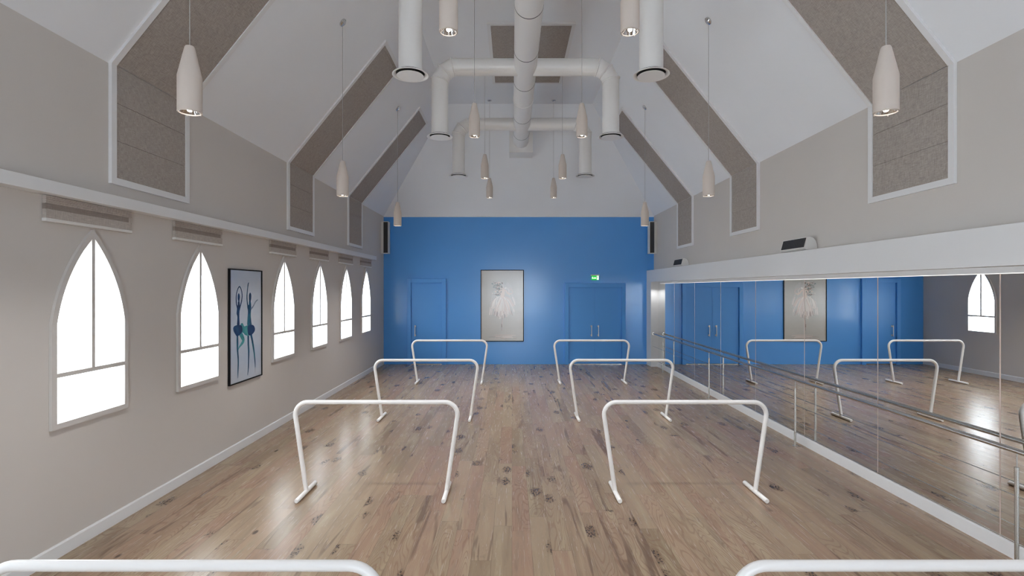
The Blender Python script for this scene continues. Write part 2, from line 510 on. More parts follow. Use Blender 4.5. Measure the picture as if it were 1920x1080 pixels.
door('door_1', -2.942, -1.856, -2.841, -1.972, 2.41, 2.298, [-2.727])
door('door_2', 1.482, 3.194, 1.59, 3.091, 2.288, 2.171, [2.234, 2.43], 2.331)

# ------------------------------------------------------------------ exit sign
t = empty('exit_sign', (2.34, YF, 2.376), label='small lit green exit sign on the blue wall above the double door', cat='sign')
bm = bmesh.new(); box(bm, -0.12, 0.12, -0.05, 0, 0.121, 0.151, 0.004); obj('mounting_bar', bm, M_SPKW, t)
bm = bmesh.new(); box(bm, -0.103, 0.103, -0.034, -0.026, 0.0, 0.121)
obj('sign_panel', bm, M_GREEN, t)
cu = bpy.data.curves.new('exit_text', 'FONT'); cu.body = 'Exit'; cu.size = 0.078; cu.extrude = 0.001; cu.offset = 0.001
cu.materials.append(M_SIGNW)
_tmp = bpy.data.objects.new('tmp', cu); COL.objects.link(_tmp); bpy.context.view_layer.update()
_me = bpy.data.meshes.new_from_object(_tmp.evaluated_get(bpy.context.evaluated_depsgraph_get())); bpy.data.objects.remove(_tmp)
tx = link('lettering', _me, t)
tx.location = (-0.094, -0.0355, 0.034); tx.rotation_euler = (math.pi/2, 0, 0)
bm = bmesh.new(); box(bm, 0.044, 0.1, -0.037, -0.0345, 0.008, 0.113)
pn = obj('pictogram_panel', bm, M_SIGNW, t)
bm = bmesh.new()   # green running figure through the doorway
yy = -0.0385
tube(bm, [(0.07, yy, 0.098), (0.07, yy+0.001, 0.098)], 0.008, 12, up=(0, 0, 1))
def flatstroke(bm, pts, w, y):
    for (a, b), (c, d) in zip(pts[:-1], pts[1:]):
        v = Vector((c-a, 0, d-b)).normalized(); nrm = Vector((-v.z, 0, v.x)) * w/2
        q = [Vector((a, y, b))+nrm, Vector((c, y, d))+nrm, Vector((c, y, d))-nrm, Vector((a, y, b))-nrm]
        p2 = [x + Vector((0, 0.001, 0)) for x in q]
        A = [bm.verts.new(x) for x in q]; B = [bm.verts.new(x) for x in p2]
        bm.faces.new(A); bm.faces.new(list(reversed(B)))
        for i in range(4): bm.faces.new((A[i], B[i], B[(i+1) % 4], A[(i+1) % 4]))
flatstroke(bm, [(0.068, 0.088), (0.07, 0.055)], 0.012, yy)
flatstroke(bm, [(0.07, 0.057), (0.082, 0.042), (0.078, 0.02)], 0.007, yy)
flatstroke(bm, [(0.07, 0.057), (0.06, 0.038), (0.05, 0.034)], 0.007, yy)
flatstroke(bm, [(0.068, 0.086), (0.084, 0.072)], 0.005, yy)
flatstroke(bm, [(0.068, 0.086), (0.054, 0.07)], 0.005, yy)
obj('figure', bm, M_GREEN, pn)

# ------------------------------------------------------------------ acoustic panels
TH = math.atan(1.24); CS, SN = math.cos(TH), math.sin(TH)
def pp(s, o, side):
    """point on the wall/slope line: s<0 down the wall from the eaves, s>0 up the slope; o = stand-off"""
    if s < 0: x, z = XL + o, ZE + s - 0.0
    elif s == 0: x, z = XL + o, ZE - 0.353*o
    else: x, z = XL + s*CS + o*SN, ZE + s*SN - o*CS
    return (x, z) if side < 0 else (2*XC - 0.01 + 0.0 - x if False else (XR + XL) - x, z)
SW, ST = -1.09, 2.52     # panel runs from here on the wall to here on the slope
def strip(bm, s0, s1, o, side, y0, y1, o0=0.0015):
    ss = [s0] + ([0] if s0 < 0 < s1 else []) + [s1]
    prof = [pp(s, o, side) for s in ss] + [pp(s, o0, side) for s in reversed(ss)]
    prism(bm, prof, y0, y1)
def acoustic(side, y0, y1, label, st=ST):
    fw = 0.061
    t = empty('acoustic_panel', (XL if side < 0 else XR, (y0+y1)/2, ZE+SW), label=label, cat='acoustic panel', group='folded acoustic wall and ceiling panels')
    off = t.location.copy()
    def add(name, bm, m):
        o = obj(name, bm, m, t); o.data.transform(Matrix.Translation(-off)); return o
    bm = bmesh.new()
    strip(bm, SW, st, 0.032, side, y0, y0+fw); strip(bm, SW, st, 0.032, side, y1-fw, y1)
    strip(bm, SW, SW+fw, 0.032, side, y0+fw, y1-fw); strip(bm, st-fw, st, 0.032, side, y0+fw, y1-fw)
    add('panel_frame', bm, M_TRIM)
    bm = bmesh.new(); g = 0.0018
    a = -0.0001
    cuts = [SW+fw, -1.02+0.0, -0.69, -0.345, 0]
    cuts = [SW+fw, -0.69, -0.345, -1e-4]
    for s0, s1 in zip(cuts[:-1], cuts[1:]): strip(bm, s0+g, s1-g, 0.02, side, y0+fw, y1-fw)
    strip(bm, SW+fw, -1e-4, 0.012, side, y0+fw, y1-fw)
    add('wall_fabric', bm, M_FAB)
    bm = bmesh.new(); s = 0.014
    while s < st-fw:
        e = min(s+0.6, st-fw); strip(bm, s+g, e-g, 0.02, side, y0+fw, y1-fw); s = e
    strip(bm, 0.014, st-fw, 0.012, side, y0+fw, y1-fw)
    add('slope_fabric', bm, M_FAB)
acoustic(-1, 4.59, 5.70, 'grey fabric acoustic panel nearest the camera, folded from left wall onto left slope')
acoustic(-1, 8.22, 9.31, 'middle of three grey fabric acoustic panels along the left wall and slope')
acoustic(-1, 11.24, 12.31, 'grey fabric acoustic panel on the left side nearest the blue wall')
acoustic(1, 4.60, 5.71, 'grey fabric acoustic panel nearest the camera, folded from right wall onto right slope')
acoustic(1, 8.25, 9.33, 'middle of three grey fabric acoustic panels along the right wall and slope')
acoustic(1, 11.26, 12.33, 'grey fabric acoustic panel on the right side nearest the blue wall')
t = empty('acoustic_panel', (0.335, 10.0, ZT), label='flat rectangular grey acoustic panel on the ridge ceiling above the white duct', cat='acoustic panel')
bm = bmesh.new(); x0, x1, y0, y1, fw = -0.765, 0.755, -1.28, 1.3, 0.061
for a in ((x0, x0+fw, y0, y1), (x1-fw, x1, y0, y1), (x0+fw, x1-fw, y0, y0+fw), (x0+fw, x1-fw, y1-fw, y1)): box(bm, *a, -0.032, -0.001)
obj('panel_frame', bm, M_TRIM, t)
bm = bmesh.new(); box(bm, x0+fw, x1-fw, y0+fw, y1-fw, -0.02, -0.001); obj('fabric', bm, M_FAB, t)

# ------------------------------------------------------------------ blinds under the rail
bl = {}
bm = bmesh.new()
for k in range(4):      # gathered pleats at the top
    z = -0.002 - 0.0155*k
    prism(bm, [(0.004, z), (0.034, z-0.001), (0.036, z-0.007), (0.032, z-0.0145), (0.004, z-0.0155)], -0.442, 0.442)
bl['pleats'] = finish(bm, 'pleats', M_BLIND)
bm = bmesh.new(); box(bm, 0.006, 0.032, -0.445, 0.41, -0.108, -0.0645); bl['valance_band'] = finish(bm, 'valance_band', M_BLINDD)
bm = bmesh.new(); box(bm, 0.004, 0.035, -0.442, 0.442, -0.178, -0.108)
box(bm, 0.004, 0.031, 0.41, 0.442, -0.108, -0.0645)
bl['fabric'] = finish(bm, 'blind_fabric', M_BLIND)
bm = bmesh.new(); box(bm, 0.001, 0.04, -0.447, 0.447, -0.204, -0.178, 0.004); bl['bottom_bar'] = finish(bm, 'bottom_bar', M_BLBAR)
lab = [None, 'raised taupe blind over an arched window, beyond the left edge of the picture',
       'raised taupe blind above the arched window nearest the camera', 'raised taupe blind above the second arched window, just before the dancers picture',
       'raised taupe blind above the first arched window past the dancers picture', 'raised taupe blind above the second arched window past the dancers picture',
       'raised taupe blind above the last but one arched window, counted towards the blue wall', 'raised taupe blind above the arched window nearest the blue wall']
for k, yc in enumerate(WIN_Y):
    if k < 2: continue
    t = empty('window_blind', (XL, yc-0.015, 2.87), label=lab[k], cat='blind', group='raised blinds above the arched windows')
    for nm in ('pleats', 'valance_band', 'fabric', 'bottom_bar'):
        link(nm, bl[nm], t)

# ------------------------------------------------------------------ ventilation duct
t = empty('ventilation_duct', (0.223, 5.0, 5.85), label='white overhead ventilation duct with three pairs of down-turned branches', cat='duct')
T0 = Vector(t.location)
def dl(p): return tuple(Vector(p) - T0)
DZ = EYE + 3.70; DX = 0.223
bm = bmesh.new(); tube(bm, [dl((DX, YB+0.1, DZ)), dl((DX, 12.87, DZ))], 0.19, 56); obj('main_duct', bm, M_DUCT, t, 40)
rings = [3.08, 4.28, 5.48, 6.68, 7.96, 9.15, 10.97, 12.17]
for y in rings:
    bm = bmesh.new(); tube(bm, [dl((DX, y-0.0075, DZ)), dl((DX, y+0.0075, DZ))], 0.1915, 56); obj('joint_ring', bm, M_DUCTL, t, 40)
bm = bmesh.new(); tube(bm, [dl((DX, 9.98, DZ)), dl((DX, 9.99, DZ)), dl((DX, 10.1, DZ)), dl((DX, 10.11, DZ))], [0.19, 0.2, 0.2, 0.19], 56)
obj('collar', bm, M_DUCT, t, 30)
# box where the duct meets the sloping end
bm = bmesh.new()
def yhip(z): return YF - (z-ZE)*(YF-YH)/(ZT-ZE)
za, zb_ = 5.555, 6.2
vs = [bm.verts.new(dl(p)) for p in ((-0.07, 12.86, za), (0.526, 12.86, za), (0.526, yhip(za)-0.002, za), (-0.07, yhip(za)-0.002, za),
      (-0.07, 12.86, zb_), (0.526, 12.86, zb_), (0.526, yhip(zb_)-0.002, zb_), (-0.07, yhip(zb_)-0.002, zb_))]
for f in ((0,3,2,1),(4,5,6,7),(0,1,5,4),(1,2,6,5),(2,3,7,6),(3,0,4,7)): bm.faces.new([vs[i] for i in f])
obj('end_box', bm, M_DUCT, t)
HS = 1.432; r2 = 0.14; DB = EYE + 2.53
for yb in (6.09, 8.58, 11.58):
    for s in (-1, 1):
        xe = DX + s*HS; br = 0.30
        # gored elbow: directions 0,30,60,90 degrees
        pts = [(DX + s*0.10, yb, DZ)]
        R_ = br
        for a in (15, 45, 75):
            rr = R_ / math.cos(math.radians(15))
            pts.append((xe - s*br + s*rr*math.sin(math.radians(a)), yb, DZ - br + rr*math.cos(math.radians(a))))
        joints = pts[1:]
        pts.append((xe, yb, DB+0.035))
        bm = bmesh.new(); tube(bm, [dl(p) for p in pts], r2, 40, up=(0, 1, 0)); b = obj('branch_duct', bm, M_DUCT, t, 25)
        for q, a in zip(joints, (15, 45, 75)):
            dirv = Vector((s*math.cos(math.radians(a)), 0, -math.sin(math.radians(a))))
            c = Vector(dl(q)); bm = bmesh.new()
            k = 1/math.cos(math.radians(15))
            tube(bm, [c-dirv*0.014, c-dirv*0.005, c+dirv*0.005, c+dirv*0.014], [r2*1.0, r2*1.09, r2*1.09, r2*1.0], 40, up=(0, 1, 0))
            for v in bm.verts:   # stretch in the bend plane to follow the mitre
                d_ = v.co - c; w_ = Vector((dirv.z, 0, -dirv.x))
                v.co += w_ * d_.dot(w_) * (k-1)
            obj('elbow_ring', bm, M_DUCT, b, 40)
        bm = bmesh.new(); cc = dl((xe, yb, DB))
        lathe(bm, [(r2+0.001, 0.05), (r2+0.004, 0.034), (0.2, 0.016), (0.212, 0.006), (0.214, 0.0), (0.208, -0.002), (0.19, 0.004), (0.172, 0.014), (0.168, 0.03)], 48, cc)
        df = obj('diffuser', bm, M_DUCT, t, 50)
        bm = bmesh.new(); lathe(bm, [(0, 0.034), (0.168, 0.0339), (0.168, 0.022), (0, 0.0219)], 40, cc); obj('throat', bm, M_DARK, df)  # dark disc paints the shade inside the diffuser opening
        bm = bmesh.new(); lathe(bm, [(0, 0.0), (0.152, -0.002), (0.16, -0.009), (0.158, -0.013), (0, -0.015)], 48, cc); obj('baffle', bm, M_DUCT, df, 40)

# ------------------------------------------------------------------ pendants
bm = bmesh.new()
lathe(bm, [(0.0795, 0), (0.0795, 0.252), (0.0775, 0.264), (0.034, 0.462), (0.0275, 0.474), (0.018, 0.478), (0.006, 0.479), (0.006, 0.47), (0.02, 0.465), (0.071, 0.26), (0.0735, 0.25), (0.0735, 0.0)], 40, closed=True)
ME_SHADE = finish(bm, 'shade', M_SHADE, 30)
bm = bmesh.new(); lathe(bm, [(0.073, 0.006), (0.06, 0.03), (0.038, 0.06), (0.02, 0.075), (0.0, 0.078)], 32); ME_REFL = finish(bm, 'reflector', M_CHROME, 40)
bm = bmesh.new(); lathe(bm, [(0, 0.004), (0.012, 0.006), (0.019, 0.016), (0.017, 0.032), (0.009, 0.05), (0, 0.055)], 20); ME_BULB = finish(bm, 'bulb', M_BULB, 60)
bm = bmesh.new(); lathe(bm, [(0.0735, 0.004), (0.0735, -0.004), (0.069, -0.004), (0.069, 0.004)], 36, closed=True)
for k in range(4):
    a = math.pi/4 + k*math.pi/2
    lathe(bm, [(0, -0.012), (0.003, -0.012), (0.003, 0.0), (0, 0.0)], 8, (0.0715*math.cos(a), 0.0715*math.sin(a), 0))
ME_RIM = finish(bm, 'rim', M_SHADE, 40)
bm = bmesh.new(); lathe(bm, [(0, -0.038), (0.012, -0.037), (0.016, -0.026), (0.046, -0.022), (0.054, -0.016), (0.056, 0.0), (0, 0.0)], 28); ME_CAN = finish(bm, 'canopy', M_CHROME, 40)
PEND_W = 60.0
def pendant(x, y, z0, zc, tilt, label, group):
    t = empty('pendant_lamp', (x, y, z0), label=label, cat='pendant lamp', group=group)
    s = link('shade', ME_SHADE, t)
    link('reflector', ME_REFL, s); link('rim', ME_RIM, s); link('bulb', ME_BULB, t)
    bm = bmesh.new(); tube(bm, [(0, 0, 0.478), (0, 0, zc-z0-0.012)], 0.0032, 8); obj('cable', bm, M_CABLE, t)
    c = link('canopy', ME_CAN, t, (0, 0, zc-z0-0.001)); c.rotation_euler = (0, tilt, 0)
    L = bpy.data.lights.new('pendant_light', 'SPOT'); L.energy = PEND_W; L.spot_size = math.radians(100); L.spot_blend = 0.9
    L.color = (1, 0.99, 0.98); L.shadow_soft_size = 0.03
    lo = bpy.data.objects.new('pendant_light', L); COL.objects.link(lo); lo.parent = t; lo.location = (0, 0, -0.006)
gS = 'bottle-shaped pendants hanging from the sloped ceilings'; gM = 'bottle-shaped pendants hanging beside the white duct'
rown = ['row nearest the camera', 'second row', 'row nearest the blue wall']
for yy_, nm in ((3.68, 'nearest the camera'), (7.0, 'in the middle distance'), (10.36, 'nearest the blue wall')):
    for s, sn in ((-1, 'left'), (1, 'right')):
        x = 0.186 + s*2.502
        hx = abs((x if s < 0 else XC*2 - x))
        zc = EYE + 6.506 - 1.24*hx
        pendant(x, yy_, EYE+1.262, zc, (-TH if s < 0 else TH), 'cream bottle-shaped pendant lamp off the %s slope, %s' % (sn, nm), gS)
for yy_, nm in ((4.36, 'nearest the camera, partly out of frame'), (7.36, 'second from the camera'), (10.17, 'third from the camera'), (12.36, 'furthest from the camera')):
    for s, sn in ((-1, 'left'), (1, 'right')):
        pendant(0.232 + s*0.7725, yy_, EYE+2.18, ZT - (0.034 if s > 0 and 9 < yy_ < 11 else 0), 0, 'cream bottle-shaped pendant lamp just %s of the duct, %s' % (sn, nm), gM)

# ------------------------------------------------------------------ mirrors and light profile
sides = ['nearest the far blue wall', 'second from the far end', 'third from the far end', 'fourth from the far end', 'fifth from the far end', 'sixth from the far end', 'seventh from the far end', 'last before the right edge of the picture', 'just past the right edge of the picture']
y = YP - 0.005
for k in range(9):
    g = 0.0065
    bm = bmesh.new(); box(bm, XM, XM+0.0018, y-1.4+g, y-g, 0.122, 2.32)
    tag(obj('mirror_panel', bm, M_MIRROR), 'tall wall mirror panel behind the steel handrail, %s' % sides[k], 'mirror', 'mirror panels along the right wall')
    y -= 1.4
bm = bmesh.new(); box(bm, XM+0.002, XR, YB, YP, 0.12, 2.32); tag(obj('trim_5', bm, M_SEAM), kind='structure')
t = empty('light_profile', (3.93, 6.5, 2.268), label='long white lighting profile along the top of the mirrors under the bulkhead', cat='light fitting')
bm = bmesh.new(); box(bm, 0, 0.0598, -9.6, 7.1, 0.002, 0.0525); obj('housing', bm, M_TRIM, t)
bm = bmesh.new(); box(bm, 0.004, 0.052, -9.6, 7.1, -0.002, 0.002); obj('led_strip', bm, M_LED, t)

# downlights in the bulkhead soffit
for yy_, nm in ((13.75, 'beside the end pier'), (12.5, 'above the furthest steel post')):
    t = empty('soffit_downlight', (3.865, yy_, 2.32), label='small round downlight in the bulkhead soffit %s' % nm, cat='downlight', group='downlights under the bulkhead')
    bm = bmesh.new(); lathe(bm, [(0.022, -0.003), (0.034, -0.003), (0.036, 0.0), (0.022, 0.0)], 24, closed=True); obj('bezel', bm, M_CHROME, t)
    bm = bmesh.new(); lathe(bm, [(0, -0.002), (0.022, -0.002), (0.022, -0.0002), (0, -0.0002)], 20); obj('lens', bm, M_BULB, t)
    L = bpy.data.lights.new('downlight', 'SPOT'); L.energy = 8 if yy_ > 13 else 3; L.spot_size = math.radians(110); L.spot_blend = 0.8; L.shadow_soft_size = 0.02
    lo = bpy.data.objects.new('downlight', L); COL.objects.link(lo); lo.parent = t; lo.location = (0, 0, -0.01)

# ------------------------------------------------------------------ wall-side handrail
XH = 3.852
t = empty('handrail', (XH, YP, 0), label='long stainless steel ballet handrail on slim posts in front of the mirrors', cat='handrail')
def hl(x, y, z): return (x - XH, y - YP, z)
bm = bmesh.new(); tube(bm, [hl(XH, -0.5, 0.905), hl(XH, YP-0.006, 0.905)], 0.02, 24); obj('top_rail', bm, M_STEEL, t, 40)
bm = bmesh.new(); tube(bm, [hl(XH, YP-0.02, 0.905), hl(XH, YP-0.001, 0.905)], 0.034, 24); obj('end_bracket', bm, M_STEEL, t, 40)
for z in (0.56, 0.203):
    bm = bmesh.new(); tube(bm, [hl(XH, -0.5, z), hl(XH, YP-0.002, z)], 0.0045, 10); obj('cable_rail', bm, M_STEEL, t, 40)
for yp in (0.86, 3.907, 6.965, 10.01, 13.06):
    bm = bmesh.new(); tube(bm, [hl(XH, yp, 0.004), hl(XH, yp, 0.782)], 0.0145, 20); p_ = obj('post', bm, M_STEEL, t, 40)
    bm = bmesh.new(); tube(bm, [hl(XH, yp, 0.782), hl(XH, yp, 0.887)], 0.0045, 10); obj('spindle', bm, M_STEEL, p_, 40)
    bm = bmesh.new(); tube(bm, [hl(XH, yp, 0.0005), hl(XH, yp, 0.006)], 0.034, 24); obj('base_flange', bm, M_STEEL, p_, 40)

# ------------------------------------------------------------------ free-standing barres
HB = 0.957; RB = 0.0232
bm = bmesh.new()
tube(bm, rounded_path([(-0.733, 0, 0.03), (-0.867, 0, HB), (0.867, 0, HB), (0.733, 0, 0.03)], 0.13, 10), RB, 28, up=(0, 1, 0))
ME_BAR = finish(bm, 'barre_tube', M_TUBE, 40)
bm = bmesh.new()
tube(bm, [(0, -0.25, RB+0.001), (0, -0.245, RB+0.001), (0, 0.245, RB+0.001), (0, 0.25, RB+0.001)], [RB*0.82, RB, RB, RB*0.82], 28)
ME_FOOT = finish(bm, 'foot', M_TUBE, 40)
rows = [(2.2, 'nearest, cut off by the bottom edge'), (5.35, 'in the second row from the camera'), (8.455, 'in the third row'), (11.62, 'in the row nearest the blue wall')]
for yb, nm in rows:
    for xb, sn in ((-1.4165, 'left'), (1.8095, 'right')):
        t = empty('ballet_barre', (xb, yb, 0), label='white tubular ballet barre on the %s, %s' % (sn, nm), cat='ballet barre', group='free-standing white barres on the floor')
        link('bent_tube', ME_BAR, t)
        for s in (-1, 1): link('foot', ME_FOOT, t, (s*0.733, 0, 0))

# ------------------------------------------------------------------ speakers
for s, sn in ((-1, 'left'), (1, 'right')):
    xw = XL if s < 0 else XR
    t = empty('column_speaker', (xw, 14.22, 3.1), label='tall slim white column speaker with black grille in the far %s corner' % sn, cat='speaker', group='column speakers beside the blue wall')
    bm = bmesh.new()
    d = -s   # into the room
    prof = [(0.004*d, -0.10), (0.075*d, -0.13), (0.215*d, -0.13), (0.215*d, 0.08), (0.004*d, 0.08)]
    a = [bm.verts.new((x, y_, 0)) for x, y_ in prof]; b = [bm.verts.new((x, y_, 0.885)) for x, y_ in prof]
    bm.faces.new(a); bm.faces.new(b)
    for i in range(5): bm.faces.new((a[i], a[(i+1) % 5], b[(i+1) % 5], b[i]))
    obj('case', bm, M_SPKW, t)
    bm = bmesh.new(); box(bm, min(0.085*d, 0.2*d), max(0.085*d, 0.2*d), -0.134, -0.128, 0.02, 0.865); obj('grille', bm, M_GRILLE, t)
for yc, nm in ((7.0, 'nearer'), (11.87, 'further')):
    t = empty('ledge_speaker', (3.91, yc, 2.642), label='small wedge speaker with dark grille on top of the bulkhead, the %s of two' % nm, cat='speaker', group='wedge speakers on the bulkhead ledge')
    bm = bmesh.new()
    prof = [(-0.085, 0.03), (-0.045, 0.18), (-0.01, 0.182), (0.035, 0.165), (0.065, 0.13), (0.083, 0.08), (0.086, 0.03), (0.05, 0.012), (-0.06, 0.012)]
    prism(bm, prof, -0.3, 0.3); obj('case', bm, M_SPKW, t, 35)
    bm = bmesh.new()
    def fp(u_, o): # along the sloping front
        ax, az, bx, bz = -0.085, 0.03, -0.045, 0.18
        L_ = math.hypot(bx-ax, bz-az); nx, nz = -(bz-az)/L_, (bx-ax)/L_
        return (ax + (bx-ax)*u_ + nx*o, az + (bz-az)*u_ + nz*o)
    prism(bm, [fp(0.1, 0.004), fp(0.92, 0.004), fp(0.92, -0.001), fp(0.1, -0.001)], -0.28, 0.28); obj('grille', bm, M_GRILLE, t)
    bm = bmesh.new(); box(bm, -0.03, 0.03, -0.05, 0.05, 0.0, 0.012); box(bm, 0.05, 0.088, -0.29, -0.2, 0.0, 0.05); obj('bracket', bm, M_SPKW, t)

# ------------------------------------------------------------------ pictures
def wc_mat(name, a, b, c):
    t = NT(name); p = t.pos()
    f = t.noise(t.scale(p, (1, 4, 3)), 1.6, 4, 0.6, 0.8)
    col = t.ramp(f, [(0.3, lin(a)), (0.5, lin(b)), (0.72, lin(c))])
    t.bsdf(col, 0.35, 0, 0.5)
    return t.m
def paper_mat(name, a, b, rough):
    t = NT(name); p = t.pos()
    f = t.noise(t.scale(p, (1, 1, 2.5)), 1.1, 4, 0.6)
    b = t.bsdf(t.mix(f, lin(a), lin(b)), rough, 0, 0.5, t.noise(t.scale(p, (40, 40, 260)), 1.0, 2), 0.12, 0.0006, 1.0, 0.16)
    b.inputs['Coat IOR'].default_value = 1.5
    return t.m
M_PAP = paper_mat('pale_grey_print', (182, 192, 206), (208, 212, 216), 0.22)
M_NAVY = wc_mat('navy_watercolour', (14, 32, 68), (18, 48, 92), (22, 74, 112))
M_NAVYT = wc_mat('blue_teal_watercolour', (16, 48, 86), (22, 78, 108), (38, 120, 126))
M_TEAL = wc_mat('teal_watercolour', (36, 110, 122), (60, 142, 144), (96, 168, 166))
M_GREYB = wc_mat('grey_blue_watercolour', (90, 108, 128), (120, 132, 146), (60, 84, 110))

t = empty('dancers_picture', (XL, 6.943, 0.898), label='black-framed picture of two blue ballet dancer silhouettes on the left wall', cat='picture')
W_, H_ = 0.846, 1.5
bm = bmesh.new(); fr = 0.014
for a in ((-W_/2, -W_/2+fr, 0, H_), (W_/2-fr, W_/2, 0, H_), (-W_/2+fr, W_/2-fr, 0, fr), (-W_/2+fr, W_/2-fr, H_-fr, H_)):
    box(bm, 0.001, 0.03, a[0], a[1], a[2], a[3])
obj('picture_frame', bm, M_FRAMEB, t)
bm = bmesh.new(); box(bm, 0.002, 0.018, -W_/2+fr, W_/2-fr, fr, H_-fr)
def P2(s_, t_, x=0.0): return (x, (s_-0.5)*W_, (1-t_)*H_)
def blob(bm, pts, x, mi, sub=3, f2=P2, axis=0):
    n = len(pts); out = []
    for i in range(n):     # Catmull-Rom rounding of the outline
        p0, p1, p2, p3 = pts[i-1], pts[i], pts[(i+1) % n], pts[(i+2) % n]
        for k in range(sub):
            u = k/sub
            out.append(tuple(0.5*((2*p1[d]) + (-p0[d]+p2[d])*u + (2*p0[d]-5*p1[d]+4*p2[d]-p3[d])*u*u + (-p0[d]+3*p1[d]-3*p2[d]+p3[d])*u**3) for d in (0, 1)))
    A = [bm.verts.new(f2(a, b, x)) for a, b in out]; 
    es = [bm.edges.new((A[i], A[(i+1) % len(A)])) for i in range(len(A))]
    r = bmesh.ops.triangle_fill(bm, use_beauty=True, edges=es)
    for g in r['geom']:
        if isinstance(g, bmesh.types.BMFace): g.material_index = mi
def stroke(bm, pts, x, mi, W=W_, H=H_, ks=1.55, f2=P2):
    # densify then ribbon
    q = []
    for i in range(len(pts)-1):
        p0, p1, p2, p3 = pts[max(i-1, 0)], pts[i], pts[i+1], pts[min(i+2, len(pts)-1)]
        for k in range(4):
            u = k/4
            q.append(tuple(0.5*((2*p1[d]) + (-p0[d]+p2[d])*u + (2*p0[d]-5*p1[d]+4*p2[d]-p3[d])*u*u + (-p0[d]+3*p1[d]-3*p2[d]+p3[d])*u**3) for d in (0, 1, 2)))
    q.append(pts[-1])
    L, R = [], []
    for i, (s_, t_, w_) in enumerate(q):
        a, b = q[max(i-1, 0)], q[min(i+1, len(q)-1)]
        dx, dz = (b[0]-a[0])*W, (b[1]-a[1])*H
        l_ = math.hypot(dx, dz) or 1; nx, nz = -dz/l_, dx/l_
        hw = w_*ks/2
        L.append(bm.verts.new(f2(s_ + nx*hw/W, t_ + nz*hw/H, x))); R.append(bm.verts.new(f2(s_ - nx*hw/W, t_ - nz*hw/H, x)))
    for i in range(len(q)-1):
        f = bm.faces.new((L[i], L[i+1], R[i+1], R[i])); f.material_index = mi
X0 = 0.0183
blob(bm, [(0.249, 0.286), (0.291, 0.286), (0.301, 0.32), (0.322, 0.334), (0.294, 0.37), (0.287, 0.422), (0.294, 0.501), (0.219, 0.497), (0.232, 0.42), (0.205, 0.388), (0.219, 0.347), (0.205, 0.326), (0.243, 0.315)], X0+0.0002, 1)
blob(bm, [(0.27, 0.211), (0.298, 0.229), (0.301, 0.255), (0.281, 0.284), (0.26, 0.284), (0.239, 0.255), (0.243, 0.229)], X0+0.0003, 1)
stroke(bm, [(0.225, 0.332, 0.016), (0.198, 0.29, 0.0142), (0.198, 0.233, 0.0124), (0.232, 0.182, 0.0106), (0.281, 0.153, 0.0106)], X0+0.0004, 1)
stroke(bm, [(0.305, 0.334, 0.016), (0.351, 0.282, 0.0142), (0.368, 0.224, 0.0124), (0.336, 0.174, 0.0106), (0.287, 0.149, 0.0124)], X0+0.0005, 1)
stroke(bm, [(0.301, 0.558, 0.0461), (0.379, 0.604, 0.0461), (0.407, 0.636, 0.039), (0.343, 0.666, 0.0248), (0.281, 0.688, 0.0142), (0.253, 0.712, 0.0071)], X0, 3)
blob(bm, [(0.322, 0.488), (0.382, 0.478), (0.429, 0.506), (0.472, 0.524), (0.491, 0.568), (0.436, 0.571), (0.347, 0.55)], X0+0.0001, 3)
stroke(bm, [(0.232, 0.576, 0.0248), (0.232, 0.648, 0.0266), (0.236, 0.711, 0.0231), (0.256, 0.795, 0.0195), (0.249, 0.888, 0.016), (0.243, 0.955, 0.0053)], X0+0.0006, 2)
blob(bm, [(0.111, 0.51), (0.144, 0.495), (0.225, 0.49), (0.347, 0.498), (0.379, 0.541), (0.336, 0.569), (0.225, 0.588), (0.171, 0.568), (0.121, 0.537)], X0+0.0008, 1)
stroke(bm, [(0.557, 0.587, 0.0284), (0.561, 0.668, 0.0266), (0.572, 0.745, 0.0248), (0.568, 0.831, 0.0177), (0.561, 0.895, 0.016), (0.538, 0.958, 0.0053)], X0+0.0002, 2)
stroke(bm, [(0.64, 0.586, 0.0319), (0.681, 0.643, 0.0284), (0.712, 0.699, 0.0266), (0.747, 0.768, 0.0195), (0.77, 0.836, 0.016), (0.786, 0.909, 0.0053)], X0+0.0003, 2)
blob(bm, [(0.4, 0.519), (0.472, 0.508), (0.538, 0.505), (0.6, 0.508), (0.6, 0.595), (0.472, 0.59), (0.411, 0.564)], X0+0.0006, 3)
blob(bm, [(0.55, 0.505), (0.716, 0.51), (0.774, 0.548), (0.735, 0.58), (0.64, 0.599), (0.56, 0.592), (0.535, 0.55)], X0+0.0008, 1)
blob(bm, [(0.583, 0.285), (0.632, 0.286), (0.651, 0.341), (0.643, 0.379), (0.64, 0.433), (0.659, 0.516), (0.531, 0.51), (0.538, 0.43), (0.546, 0.376), (0.524, 0.328), (0.576, 0.318)], X0+0.0004, 2)
blob(bm, [(0.617, 0.207), (0.651, 0.226), (0.651, 0.259), (0.628, 0.291), (0.594, 0.289), (0.579, 0.258), (0.583, 0.226)], X0+0.0005, 1)
stroke(bm, [(0.553, 0.344, 0.0213), (0.524, 0.29, 0.016), (0.516, 0.236, 0.0142), (0.535, 0.172, 0.0124), (0.553, 0.134, 0.0142), (0.572, 0.116, 0.0089)], X0+0.0007, 2)
stroke(bm, [(0.64, 0.357, 0.0195), (0.704, 0.339, 0.016), (0.751, 0.315, 0.0142), (0.798, 0.292, 0.0142), (0.869, 0.275, 0.0106)], X0+0.0007, 4)
obj('print', bm, [M_PAP, M_NAVY, M_NAVYT, M_TEAL, M_GREYB], t)

